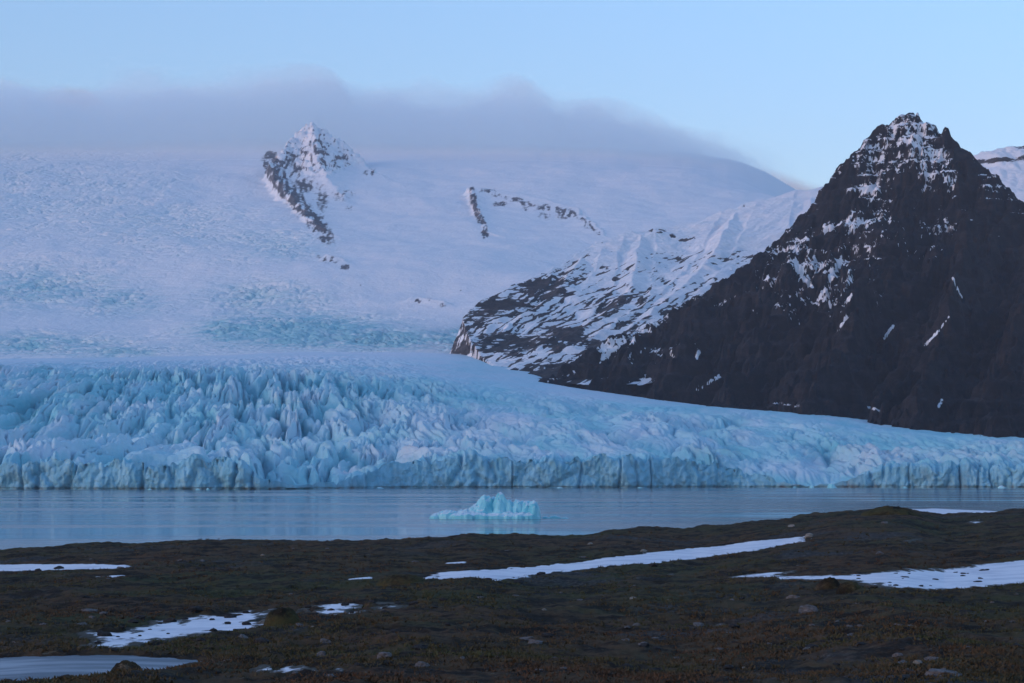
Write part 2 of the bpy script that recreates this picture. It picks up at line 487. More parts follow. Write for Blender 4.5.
def build_black_mountain():
    px = np.arange(470, 1260, 1.0)
    Yv = np.concatenate([np.linspace(2350, 4300, 1000), np.linspace(4310, 5200, 90)])
    a = ae(px, 300)[0]
    X = a[None, :] * Yv[:, None]; Y = Yv[:, None] + 0 * X
    wx = fbm(X / 150, Y / 150, 4, 201) * 32; wy = fbm(X / 150, Y / 150, 4, 202) * 32
    edge_keep = 1
    ridges = [
        ([(903, 114, 4200), (893, 121, 4190), (880, 130, 4180), (868, 139, 4165), (857, 152, 4150), (846, 167, 4120), (835, 181, 4100), (812, 205, 4040), (800, 216, 4020), (770, 246, 3950), (735, 270, 3880), (700, 291, 3820), (640, 327, 3700), (590, 350, 3600), (562, 366, 3520), (545, 382, 3460), (530, 392, 3420), (500, 415, 3350)], .92, 1.5),
        ([(903, 114, 4200), (916, 121, 4195), (925, 131, 4185), (940, 141, 4170), (948, 141, 4165), (958, 153, 4140), (972, 160, 4120), (980, 172, 4100), (992, 180, 4080), (1006, 200, 4040), (1030, 222, 3990), (1100, 275, 3850), (1180, 330, 3700), (1300, 400, 3500)], .92, 1.5),
        ([(903, 114, 4200), (885, 200, 3960), (862, 290, 3500), (840, 360, 3150), (815, 412, 2860)], .92, .92),
        ([(958, 153, 4140), (965, 230, 3800), (945, 330, 3250), (915, 420, 2740)], .9, .9),
        ([(1030, 222, 3990), (1030, 290, 3500), (1010, 370, 3000), (985, 432, 2600)], .85, .85),
        ([(1100, 275, 3850), (1120, 350, 3200), (1100, 430, 2620)], .85, .85),
        ([(800, 216, 4020), (790, 300, 3700), (755, 370, 3320), (715, 405, 3040)], .92, .92),
        ([(700, 291, 3820), (690, 350, 3520), (650, 398, 3200)], .9, .9),
        ([(640, 327, 3700), (622, 375, 3420), (600, 392, 3300)], .9, .9),
    ]
    Z = tent(X + wx * .7, Y + wy * .7, ridges)
    sky_l = ridges[0][0][::-1] + ridges[1][0][1:]
    Z, near_edge = cut(X, Y, Z, sky_l, 1.7)
    # gullies run down to the lower left
    ang = math.radians(28)
    p = (X + wx) * math.cos(ang) - (Y + wy) * math.sin(ang)
    q = (X + wx) * math.sin(ang) + (Y + wy) * math.cos(ang)
    g = ridged(p / 85, q / 420, 4, 211)
    g2 = ridged(p / 30, q / 120, 3, 215)
    Z = Z - (1 - near_edge * .85) * (78 * (g - .55) + 28 * (g2 - .5)) + (1 - .5 * near_edge) * 10 * fbm(X / 40, Y / 40, 5, 221) + (1 - near_edge * .8) * 22 * (ridged(X / 120, Y / 120, 4, 223) - .5)
    crag = 7 * fbm(X / 45, Y / 45, 3, 226) + 5 * fbm(X / 14, Y / 14, 3, 227)
    Z = np.minimum(Z + .5 * crag, cut(X, Y, Z, sky_l, 1.7)[0] + crag)
    # ledges of layered rock
    zl = Z + 6 * fbm(X / 90, Y / 90, 3, 230)
    step = 26.0
    fr = zl / step - np.floor(zl / step)
    Z = Z + (sstep(.15, .85, fr) - fr) * step * .55
    Z = Z + 2.0 * fbm(X / 9, Y / 9, 3, 240)
    PX, PY = proj(X, Y, Z)
    ledge = np.exp(-((fr - .93) / .10) ** 2) + np.exp(-((fr + .07) / .10) ** 2)
    high = sstep(205, 120, PY)
    left = sstep(20, 0, np.abs(0)) * 0
    n = fbm(X / 60, Y / 60, 4, 250)
    gl = sstep(.70, .9, g)
    lace = ridged(X / 16, Z / 6 + Y / 60, 3, 252)
    jit = fbm(X / 7, Z / 6, 3, 256)
    strat = ridged(X / 150 + 9, zl / 9, 3, 253)
    up = sstep(340, 160, PY)
    snow = .03 + .19 * high + up * (.30 * ledge + .30 * sstep(.55, .85, strat)) * sstep(-.25, .25, n + .3 * fbm(X / 200, Y / 200, 2, 251)) \
        + .20 * n + .50 * (lace - .42) * (.25 + .75 * up) + .10 * gl * sstep(430, 250, PY) + .07 * fbm(X / 8, Z / 5, 2, 254)
    snow += .30 * blob(PX, PY, [(905, 140, 30, 14, .3), (915, 158, 40, 8, .9), (880, 190, 50, 3.0, 1.0), (930, 190, 40, 2.5, 1.2), (935, 203, 16, 7, .9), (940, 232, 14, 8, .7), (860, 222, 40, 5, .6), (838, 228, 18, 6, .5)])
    lace2 = np.maximum(ridged((X * .75 - Z * .66 + wx * .3) / 11, (X * .66 + Z * .75) / 60, 3, 257), ridged((X * .85 + Z * .5 + wx * .3) / 11, (X * .5 - Z * .85) / 60, 3, 259))
    lace3 = ridged(X / 8, Z / 5, 3, 258)
    zone = blob(PX, PY, [(890, 145, 40, 25, .8), (820, 285, 75, 45, 1), (880, 230, 90, 40, .8), (640, 345, 70, 30, .9), (740, 300, 70, 40, .55), (700, 375, 70, 20, .45), (950, 300, 60, 40, .3), (920, 180, 60, 30, .7)])
    snow += zone * (.55 * sstep(.64, .9, lace2) + .28 * sstep(.62, .88, lace3)) * sstep(-.15, .25, n + .6 * jit)
    for pts, w, k in [([(795, 262), (802, 276), (812, 287)], 2.0, .6), ([(838, 262), (830, 280), (818, 300)], 1.7, .45), ([(850, 312), (838, 330)], 2.0, .62),
                      ([(953, 278), (958, 290), (962, 298)], 1.4, .6), ([(950, 315), (938, 332), (925, 345)], 1.4, .6), ([(893, 326), (884, 338)], 1.8, .55),
                      ([(942, 400), (939, 406)], 2.0, .55), ([(612, 350), (600, 362)], 1.8, .6), ([(700, 350), (697, 358)], 1.8, .6), ([(720, 375), (705, 385), (697, 390)], 2.4, .5),
                      ([(700, 292), (640, 332), (600, 352)], 6, .30), ([(575, 372), (548, 382)], 4, .3), ([(868, 407), (885, 413)], 2, .5), ([(770, 402), (800, 406)], 2.4, .4)]:
        snow += k * segd(PX, PY, pts, w) * (.35 + 1.1 * sstep(-.35, .25, jit + .5 * (lace3 - .5)))
    snow += .16 * blob(PX, PY, [(640, 345, 60, 22, 1), (800, 260, 70, 40, .9), (820, 300, 50, 20, .8)]) - .15 * blob(PX, PY, [(1000, 260, 60, 60, 1)])
    ice = np.zeros_like(snow)
    o = grid_obj('black_mountain', X, Y, Z, M['black_rock'], {'snow': snow, 'ice': ice})
    tag(o, 'steep black pyramid-shaped mountain with a snow-streaked pointed summit', 'mountain', kind='structure')


build_black_mountain()


def build_mid_ridge():
    px = np.arange(400, 960, 1.0)
    Yv = np.concatenate([np.linspace(3450, 5900, 900), np.linspace(5920, 6600, 40)])
    a = ae(px, 280)[0]
    X = a[None, :] * Yv[:, None]; Y = Yv[:, None] + 0 * X
    wx = fbm(X / 170, Y / 170, 4, 301) * 40; wy = fbm(X / 170, Y / 170, 4, 302) * 40
    ridges = [
        ([(480, 372, 4000), (474, 360, 4120), (468, 345, 4260), (462, 323, 4420), (470, 310, 4500), (490, 297, 4620), (520, 283, 4800), (560, 268, 5000), (585, 250, 5150), (602, 241, 5250), (640, 231, 5350), (700, 223, 5480), (740, 207, 5560), (775, 198, 5620), (812, 188, 5680), (900, 170, 5800), (980, 160, 5900)], .50, 1.2),
        ([(490, 297, 4620), (466, 315, 4480)], .7, 1.2),
        ([(585, 250, 5150), (560, 290, 4700), (520, 318, 4420), (475, 345, 4120), (452, 358, 4020)], .55, .55),
        ([(640, 231, 5350), (630, 290, 4700), (590, 325, 4300), (540, 350, 3980), (515, 362, 3880)], .5, .5),
        ([(740, 207, 5560), (700, 270, 4900), (640, 320, 4350), (590, 350, 4000), (540, 376, 3700)], .5, .5),
        ([(812, 188, 5680), (800, 260, 5000), (760, 300, 4500), (700, 340, 4100)], .5, .5),
    ]
    Z = tent(X + wx * .35, Y + wy * .35, ridges)
    Z, ne = cut(X, Y, Z, ridges[0][0], 2.4)
    ang = math.radians(38)
    p = (X + wx) * math.cos(ang) - (Y + wy) * math.sin(ang)
    q = (X + wx) * math.sin(ang) + (Y + wy) * math.cos(ang)
    g = ridged(p / 90, q / 480, 4, 311)
    g2 = ridged(p / 34, q / 150, 3, 312)
    Z = Z - (1 - ne * .85) * (13 * (g - .55) + 5 * (g2 - .5)) + 3.5 * fbm(X / 50, Y / 50, 5, 321)
    zl = Z + 8 * fbm(X / 120, Y / 120, 3, 330)
    step = 34.0
    fr = zl / step - np.floor(zl / step)
    Z = Z + (sstep(.15, .85, fr) - fr) * step * .15
    PX, PY = proj(X, Y, Z)
    n = fbm(X / 70, Y / 70, 4, 350)
    lowrock = blob(PX, PY, [(500, 305, 52, 14, .9), (545, 290, 28, 11, .9), (475, 316, 18, 9, 1), (505, 345, 42, 12, 1), (560, 338, 36, 17, .9), (600, 308, 26, 10, .55), (620, 300, 26, 9, .4),
                            (595, 350, 24, 14, .8), (640, 330, 40, 18, .5), (560, 372, 50, 12, 1.2), (462, 352, 14, 14, 1.1), (466, 330, 10, 8, .9), (535, 312, 18, 7, .5)])
    up = segd(PX, PY, [(520, 287), (560, 276), (600, 274)], 5) * .45 + segd(PX, PY, [(650, 230), (665, 232), (680, 240), (694, 238)], 3) * .7 + segd(PX, PY, [(735, 210), (748, 204)], 3) * .6 + segd(PX, PY, [(612, 280), (632, 266)], 3) * .6 + segd(PX, PY, [(600, 240), (602, 244)], 2) * .6
    stre = sstep(.62, .9, g2) * .16 + sstep(.55, .85, g) * .10
    lace = ridged((X * .57 - Z * .82 + wx * .3) / 15, (X * .82 + Z * .57) / 85, 3, 352)
    up = up * sstep(-.25, .25, fbm(X / 18, Y / 30, 3, 355)) * 1.2
    strat = ridged(X / 170 + 3, zl / 10, 3, 353)
    snow = 1.0 - lowrock * (.62 + .5 * (strat - .5) + .45 * (lace - .5)) - up * .75 - stre * sstep(215, 260, PY) * 1.9 + .25 * n - .52 * sstep(.58, .88, lace) * sstep(215, 285, PY) - .12 * sstep(.7, .9, strat) * sstep(240, 290, PY) * sstep(-.2, .3, n)
    ice = np.zeros_like(snow)
    o = grid_obj('snowy_ridge', X, Y, Z, M['mid_rock'], {'snow': snow, 'ice': ice})
    tag(o, 'snow-covered shoulder with dark rock bands beside the black mountain', 'mountain', kind='structure')


build_mid_ridge()


def build_far_right():
    px = np.arange(900, 1300, 1.2)
    Yv = np.linspace(4300, 6000, 420)
    a = ae(px, 200)[0]
    X = a[None, :] * Yv[:, None]; Y = Yv[:, None] + 0 * X
    ridges = [([(940, 178, 5250), (960, 165, 5200), (975, 158, 5200), (985, 154, 5200), (1003, 152, 5190), (1015, 147, 5180), (1026, 145, 5180), (1080, 132, 5200), (1150, 128, 5250), (1300, 120, 5300)], .5, 1.2),
              ([(1015, 147, 5180), (1030, 220, 4700)], .5, .5), ([(1100, 132, 5200), (1090, 230, 4600)], .5, .5)]
    Z = tent(X + 20 * fbm(X / 120, Y / 120, 3, 401), Y, ridges) + 7 * fbm(X / 40, Y / 40, 5, 402) - 14 * (ridged(X / 90, Y / 200, 3, 403) - .5)
    PX, PY = proj(X, Y, Z)
    snow = .82 + .35 * fbm(X / 50, Y / 50, 4, 404) - .5 * segd(PX, PY, [(975, 162), (1000, 160), (1024, 158)], 3.5) - .3 * blob(PX, PY, [(1024, 146, 10, 3, 1.5)])
    o = grid_obj('distant_ridge', X, Y, Z, M['mid_rock'], {'snow': snow, 'ice': 0 * snow})
    tag(o, 'small snowy ridge showing behind the right flank of the black mountain', 'mountain', kind='structure')


build_far_right()


def build_ice_cap():
    px = np.arange(-200, 1100, 1.05)
    Yv = np.concatenate([np.linspace(3700, 7900, 1000), np.linspace(7910, 9498, 155), np.linspace(9512, 11000, 150), np.linspace(11030, 11600, 20)])
    a = ae(px, 250)[0]
    X = a[None, :] * Yv[:, None]; Y = Yv[:, None] + 0 * X
    YC = 10900
    crest = pchip(px, [-200, 0, 120, 250, 400, 600, 690, 715, 740, 762, 780, 800, 840, 920, 1100], [150, 147, 144, 142, 147, 152, 157.5, 161.5, 166.5, 174, 184, 196, 218, 250, 300])
    crest = crest + 2.5 * fbm(px / 60, 0 * px, 4, 499)
    ec = ae(0 * crest, crest)[1]
    Yk = np.array([3700, 4200, 4450, 4750, 5050, 5500, 5900, 6400, 7000, 7800, 8800, 9500, 10900, 11600])
    pk = [392, 366, 353, 345, 321, 304, 283, 260, 232, 204, 172, 160, 0, 0]
    Z = np.empty_like(X)
    ek = []
    for k, (yk, p_) in enumerate(zip(Yk, pk)):
        if k == 12: e = ec
        elif k == 13: e = ec - .015
        else:
            pp = p_ + 0 * px
            if 3 < k < 8: pp = pp + 10 * np.sin(px / 170 + k * 1.3) * (1 if k > 4 else .5)
            if k == 4: pp = pp + interp(px, [-200, 0, 150, 230, 300, 380, 480, 600], [14, 14, 14, 0, 0, 4, 10, 20])
            e = ae(0 * px, pp)[1]
            e = np.minimum(e, ec - (YC - yk) * 3.2e-6)
        ek.append(HC + e * yk)
    ek = np.array(ek)
    for j in range(len(px)):
        Z[:, j] = pchip(Yv, Yk, ek[:, j])
    Z += sstep(4600, 5600, Y) * sstep(9900, 8800, Y) * (26 * fbm(X / 420, Y / 520, 4, 501))
    # nunataks
    XW, YW = X + 24 * fbm(X / 90, Y / 90, 4, 511), Y + 24 * fbm(X / 90, Y / 90, 4, 512)
    rim = [(345, 256, 6650), (338, 250, 6750), (318, 230, 7050), (292, 198, 7750), (280, 182, 8100), (270, 164, 8550), (283, 147, 8850), (296, 133, 9150), (312, 122, 9200), (327, 134, 9180), (345, 152, 9100), (360, 160, 9000), (376, 178, 8700), (405, 197, 8300)]
    tz = tent(XW, YW, [(rim, .62, 1.5), ([(312, 122, 9200), (320, 165, 8500), (345, 205, 7900)], .7, .7)])
    tz = cut(XW, YW, tz, [(450, 262, 6600)] + rim, 3.0)[0]
    rim2 = [(487, 237, 6980), (478, 214, 7550), (470, 189, 8080), (484, 190, 8120), (510, 199, 8050), (545, 206, 7850), (575, 213, 7650), (606, 241, 7000)]
    tz2 = tent(XW, YW, [(rim2, .5, 1.2)])
    tz2 = cut(XW, YW, tz2, [(600, 262, 6400)] + rim2, 2.5)[0]
    tz = np.maximum(tz, tz2)
    tz = np.maximum(tz, tent(XW, YW, [([(330, 258, 6300), (346, 268, 6150)], .8, 1.0), ([(415, 300, 5600), (445, 306, 5550)], .8, 1.0)])) - 4
    nun = np.clip((tz - Z) / 30, 0, 1)
    rk = fbm(X / 28, Y / 28, 5, 515)
    df = np.abs(Z - tz); Z = np.maximum(Z, tz) + 16 * np.exp(-df / 22) * sstep(-80, 0, tz - Z)
    Z = Z + nun * (12 * rk - 22 * (ridged(X / 60, Y / 110, 3, 516) - .5))
    PX, PY = proj(X, Y, Z)
    # icefalls
    band_teal = np.maximum(blob(PX, PY, [(300, 331, 85, 15, 1.1), (235, 330, 40, 12, .9), (380, 338, 60, 11, 1), (455, 337, 45, 8, .9), (480, 347, 40, 6, .7)]), 0)
    band_blue = blob(PX, PY, [(40, 287, 80, 20, .8), (120, 300, 50, 14, .7), (265, 296, 60, 14, .7), (20, 343, 95, 10, 1.1), (110, 351, 70, 7, .8), (285, 246, 40, 14, .4)])
    upper = blob(PX, PY, [(60, 195, 130, 45, .6), (160, 225, 110, 30, .6), (20, 175, 60, 30, .6), (230, 235, 60, 30, .4)])
    cre = np.clip(band_teal * 1.0 + band_blue * .9 + upper * .8, 0, 1.1)
    cre = cre * (.4 + .8 * sstep(-.2, .3, fbm(X / 120, Y / 250, 4, 530)))
    w = fbm(X / 60, Y / 80, 3, 532) * 20
    c1 = 1 - np.minimum(1, np.abs(perlin((X + w) / 55, (Y + w) / 38, 533)) * 2.6)
    c2 = 1 - np.minimum(1, np.abs(perlin((X + w) / 24, (Y + w) / 19, 534)) * 2.2)
    Z = Z - cre * (20 * c1 ** 1.6 + 11 * c2 ** 1.6 + 3 * fbm(X / 8, Y / 8, 2, 535)) + .8 * fbm(X / 25, Y / 25, 4, 536)
    # rock spots
    edgeR = (.75 + .5 * sstep(-.3, .3, fbm(PX / 8, PY / 8, 3, 544))) * segd(PX, PY, [(270, 158), (272, 172), (284, 188), (300, 205), (316, 222), (327, 238)], 9)
    rockp = np.maximum(edgeR * 1.0, blob(PX, PY, [(292, 165, 12, 13, .75), (303, 186, 14, 10, .7), (318, 150, 12, 14, .6), (341, 160, 10, 8, .65), (370, 172, 8, 5, .95), (345, 195, 16, 9, .5), (350, 208, 8, 5, .45), (322, 200, 8, 16, .6),
                          (488, 191, 12, 3, .8), (500, 204, 8, 4, .8), (530, 208, 10, 4, .6), (566, 215, 9, 6, .85), (545, 216, 9, 5, .5), (590, 226, 12, 5, .6),
                          (330, 260, 12, 5, .8), (345, 267, 8, 3.5, .9), (322, 256, 10, 5, .5), (418, 301, 7, 4, .75), (432, 300, 7, 4, .8), (443, 305, 6, 3, .7), (360, 285, 9, 3, .5), (385, 295, 10, 4, .4), (460, 290, 5, 2, .6), (440, 289, 5, 2, .5)]))
    rockp = np.maximum(rockp, segd(PX, PY, [(472, 190), (474, 208), (481, 220), (486, 236)], 4.5))
    rockp = np.maximum(rockp, .62 * segd(PX, PY, [(482, 191), (508, 198), (540, 206), (572, 213), (598, 232)], 4.5) * (.6 + .8 * sstep(-.3, .3, fbm(PX / 9, PY / 9, 3, 543))))
    deb = blob(PX, PY, [(365, 335, 28, 13, .32), (375, 345, 14, 7, .3), (60, 285, 60, 10, .22), (100, 300, 40, 8, .22), (310, 180, 50, 50, .16), (530, 215, 60, 20, .14)])
    specks = upper * .30 * sstep(.1, .45, fbm(X / 45, Y / 60, 3, 540)) + cre * c1 ** 3 * .33
    lace = ridged((PX + .35 * PY) / 7.5, (PY - .3 * PX) / 11, 4, 541)
    fine = fbm(X / 13, Z / 13, 3, 542)
    snow = 1.0 - rockp * (.50 + 1.1 * (lace - .45) + .5 * fine) - deb * (.6 + .9 * lace) - specks * 1.5 + .10 * rk - .55 * nun * sstep(.5, .85, lace) * sstep(-.2, .3, rk + .5 * fine) * sstep(250, 170, PY)
    tex = .55 + .9 * sstep(-.3, .35, fbm(X / 70, Y / 40, 4, 545))
    ice = np.clip((band_teal * 1.5 + band_blue * .85 + upper * .4) * tex + .5 * blob(PX, PY, [(500, 362, 90, 8, 1)]), 0, 1)
    k0 = int(np.searchsorted(Yv, 9505))
    def part(nm, sl, skirt):
        A = [m[sl].copy() for m in (X, Y, Z, snow, ice)]
        B = [m[-1:].copy() if skirt else m[0:1].copy() for m in A]
        B[2] -= 90
        A = [np.vstack([m, b] if skirt else [b, m]) for m, b in zip(A, B)]
        return grid_obj(nm, A[0], A[1], A[2], M['ice_cap'], {'snow': A[3], 'ice': A[4]})
    o = part('snow_dome', slice(k0, None), 0)
    tag(o, 'smooth snow dome vanishing into the cloud bank behind the ice cap', 'mountain', kind='structure')
    o = part('ice_cap', slice(0, k0), 1)
    tag(o, 'broad snow-covered ice cap with icefalls and a rocky peak rising into cloud', 'mountain', kind='structure')


build_ice_cap()

# ------------------------------------------------------------- heath ground
CREST_X = [-400, 0, 60, 100, 160, 200, 300, 400, 440, 470, 500, 540, 580, 610, 640, 690, 720, 750, 780, 800, 830, 860, 885, 905, 925, 942, 960, 985, 1005, 1024, 1100, 1400]
CREST_Y = [556, 550.5, 547, 544.5, 542, 540, 540, 539.5, 538, 534, 535.5, 536, 534, 529.5, 528.5, 528, 525.5, 521.5, 519, 516, 512, 509.5, 507.5, 508.5, 512.5, 515.5, 514.5, 512.5, 510.5, 508.5, 507, 508]


def ground_low(X, Y):
    a = X / np.maximum(Y, 25)
    px = 512 + a * F
    Y = np.asarray(Y, float)
    Yc = 84 + 22 * sstep(350, 950, px)
    ec = ae(0 * px, interp(px, CREST_X, CREST_Y))[1]
    zc = ec * Yc
    z25 = -2.34 + .12 * perlin(px / 260, 0 * px, 600)
    t = np.clip((Y - 25) / (Yc - 25), -1, 1)
    z = z25 + (zc - z25) * t
    z = np.where(Y < 25, z25 - .004 * np.minimum(25 - Y, 60), z)
    # gentle swells between the near ground and the crest
    z = z + .10 * fbm(X / 9, Y / 16, 3, 601) * sstep(0, .25, t) * sstep(1, .75, t)
    beyond = np.maximum(0, Y - Yc)
    z = z - .085 * beyond - .0001 * beyond ** 2
    return HC + np.maximum(z, -HC - 3)


# solve where a photograph position meets the low ground
_Yt = np.concatenate([np.linspace(14, 84, 900), np.linspace(84.1, 106, 100)])


def ground_hit(px, py):
    a, e = ae(px, py)
    zz = (ground_low(a * _Yt, _Yt) - HC) / _Yt
    i = int(np.argmax(zz >= e)) if np.any(zz >= e) else int(np.argmax(zz))
    return float(a * _Yt[i]), float(_Yt[i])


PATCHES = [  # name, outline in photograph positions, surface, noise amount, relief kept, label
    ('snow_patch', [(421, 578), (440, 572), (470, 569.5), (510, 568), (560, 563), (620, 556), (690, 548), (740, 542.5), (770, 539), (806, 535.5), (806, 541), (780, 545), (745, 553), (700, 557), (650, 563), (590, 568), (540, 574), (480, 580.5), (430, 581.5)], 'snow', .35, .12,
     'long narrow tongue of snow rising across the heath towards the shore crest'),
    ('snow_patch', [(715, 578), (750, 573), (792, 569.5), (800, 574), (840, 574.5), (880, 571), (930, 568), (980, 563), (1024, 559), (1100, 556), (1110, 578), (1024, 583), (980, 587.5), (930, 589.5), (890, 588), (860, 585), (835, 580), (800, 581), (765, 579)], 'snow', .35, .55,
     'wide snow patch strewn with dark tufts running off the right edge'),
    ('snow_patch', [(-60, 564), (0, 564), (60, 563.5), (132, 564.5), (128, 567), (100, 568.5), (60, 570), (0, 570.5), (-60, 571)], 'snow', .2, .12, 'thin flat snow strip reaching the left edge with a stone in it'),
    ('snow_patch', [(78, 577), (105, 575.5), (128, 574), (118, 577.5), (90, 579)], 'snow', .15, .1, 'small snow sliver just below the thin left-hand strip'),
    ('snow_patch', [(70, 633), (85, 628), (110, 630), (150, 620), (200, 613), (240, 610), (275, 608), (284, 620), (266, 628), (225, 632), (182, 638), (152, 643), (118, 650), (82, 648)], 'snow', .3, .9, 'speckled snow drift with many dark stones poking through it'),
    ('snow_patch', [(296, 613), (312, 599), (335, 602), (368, 604), (366, 612), (335, 616)], 'snow', .25, .85, 'broken snow flecks among stones beside the dark mound'),
    ('snow_patch', [(368, 603), (390, 599.5), (414, 602), (410, 609), (372, 609)], 'snow', .2, .7, 'little snow fleck to the right of the broken flecks by the mound'),
    ('snow_patch', [(345, 578), (372, 575.5), (373, 578), (350, 580.5)], 'snow', .12, .3, 'tiny snow dash in the brown heath left of the long tongue'),
    ('snow_patch', [(443, 562.5), (467, 560.5), (468, 562.5), (448, 564)], 'snow', .12, .2, 'tiny snow dash above the left tip of the long tongue'),
    ('snow_patch', [(901, 540), (922, 537), (924, 539.5), (905, 542)], 'snow', .15, .6, 'small snow fleck on the slope above the wide right-hand patch'),
    ('snow_patch', [(962, 521), (985, 518.5), (986, 522), (966, 524)], 'snow', .2, 1.0, 'faint snow flecks high on the bank at the right'),
    ('snow_patch', [(662, 573), (675, 572), (676, 574.5), (664, 575)], 'snow', .12, .5, 'tiny snow spot just under the long snow tongue'),
    ('snow_patch', [(240, 672), (262, 664), (300, 663), (350, 667), (330, 671), (280, 676)], 'snow', .3, 1.3, 'dim broken snow flecks low in the foreground heath'),
    ('frozen_pond', [(-90, 656), (0, 655), (60, 652.5), (130, 651.5), (190, 654), (205, 658), (185, 662), (165, 667), (120, 671), (60, 677), (0, 680), (-90, 681)], 'pond', .2, .08, 'grey frozen pond in the near left corner of the heath'),
]


def poly_sd(X, Y, P):
    """signed distance, positive inside"""
    d = np.full(X.shape, 1e9); ins = np.zeros(X.shape, bool)
    n = len(P)
    for i in range(n):
        x0, y0 = P[i]; x1, y1 = P[(i + 1) % n]
        dx, dy = x1 - x0, y1 - y0
        t = np.clip(((X - x0) * dx + (Y - y0) * dy) / (dx * dx + dy * dy + 1e-9), 0, 1)
        d = np.minimum(d, np.hypot(X - x0 - t * dx, Y - y0 - t * dy))
        c = (y0 > Y) != (y1 > Y)
        ins ^= c & (X < dx * (Y - y0) / (dy + 1e-12) + x0)
    return np.where(ins, d, -d)


for i, P in enumerate(PATCHES):
    PATCHES[i] = P + ([ground_hit(x, y) for x, y in P[1]],)


def patch_field(P, X, Y):
    sd = poly_sd(X, Y, P[6])
    na = P[3]
    if P[4] > .5:
        sd = sd - P[4] * .95 * np.maximum(0, fbm(X / .45, Y / 1.3, 3, 625) + .03) - (.25 if P[4] > 1.5 else 0)
    return sd + na * fbm(X / 1.1, Y / 1.7, 4, 620) + na * 1.0 * fbm(X / .22, Y / .7, 4, 621)


def ground_z(X, Y, full=True):
    low = ground_low(X, Y)
    hum = .12 * fbm(X / 1.6, Y / 2.2, 4, 610) + .06 * (ridged(X / .8, Y / 1.2, 3, 611) - .5) + .035 * fbm(X / .22, Y / .3, 3, 612)
    big = .16 * fbm(X / 4.5, Y / 7, 3, 613)
    keep = np.ones_like(low); drop = np.zeros_like(low)
    onp = np.zeros_like(low)
    for P in PATCHES:
        xs = [k[0] for k in P[6]]; ys = [k[1] for k in P[6]]
        m = (X > min(xs) - 1.5) & (X < max(xs) + 1.5) & (Y > min(ys) - 2.5) & (Y < max(ys) + 2.5)
        if not m.any(): continue
        f = np.full(low.shape, -9.0); f[m] = patch_field(P, X[m], Y[m])
        w = sstep(-.9, .1, f)
        keep = np.minimum(keep, 1 - w * (1 - P[4] * .8))
        drop = np.maximum(drop, sstep(-.25, .25, f) * .07)
        onp = np.maximum(onp, sstep(-.1, .05, f))
    return low + (hum + big * np.minimum(1, keep * 1.0) * (1 - sstep(0, .9, 1 - keep))) * keep - drop, onp


def build_ground():
    px = np.arange(-420, 1445, 1.15)
    a = (px - 512) / F
    inv = np.linspace(1 / 13.0, 1 / 112.0, 900)
    Yv = np.concatenate([[-90, -50, -30, -18, -10, -4, 1, 5, 9], 1 / inv, np.linspace(113, 330, 70)])
    X = a[None, :] * np.maximum(Yv[:, None], 12); Y = Yv[:, None] + 0 * X
    off = np.array([1.5, 3, 5, 8, 12, 17, 24, 33, 45, 60, 80, 110, 150])
    offs = off[None, :] + 0 * X[:, :1]
    X = np.hstack([X[:, :1] - offs[:, ::-1], X, X[:, -1:] + offs]); Y = Y[:, :1] + 0 * X
    Z, onp = ground_z(X, Y)
    o = grid_obj('ground', X, Y, Z, M['ground'])
    tag(o, 'dark brown and olive heath bank sloping to the lagoon', 'ground', kind='structure')


build_ground()


def build_patches():
    for P in PATCHES:
        xs = [k[0] for k in P[6]]; ys = [k[1] for k in P[6]]
        x = np.linspace(min(xs) - .5, max(xs) + .5, 520)
        y0, y1 = min(ys) - .6, max(ys) + .6
        y = np.linspace(y0, y1, int(np.clip((y1 - y0) / .06, 30, 260)))
        X, Y = np.meshgrid(x, y)
        low = ground_low(X, Y)
        f = patch_field(P, X, Y)
        thick = .0 if P[2] == 'snow' else -.03
        Z = low + thick - .012 + .012 * fbm(X / .8, Y / .8, 3, 630) * (P[2] == 'snow') - .10 * (1 - sstep(-.18, .12, f))
        keepm = f > -.3
        R, C = X.shape
        idx = np.arange(R * C).reshape(R, C)
        q = np.stack([idx[:-1, :-1], idx[:-1, 1:], idx[1:, 1:], idx[1:, :-1]], -1).reshape(-1, 4)
        ok = keepm.ravel()[q].all(1)
        q = q[ok]
        used = np.unique(q); remap = np.zeros(R * C, int); remap[used] = np.arange(len(used))
        co = np.stack([X, Y, Z], -1).reshape(-1, 3)[used]
        o = raw_obj(P[0], co, remap[q], M[P[2]], {'edge': (sstep(-.15, .45 if P[4] < .4 else 1.1, f) * (1 - .12 * (P[4] > .5))).ravel()[used]})
        if P[0] == 'frozen_pond': tag(o, P[5], 'pond', kind='structure')
        else: tag(o, P[5], 'snow patch', 'snow patches lying on the heath')


build_patches()


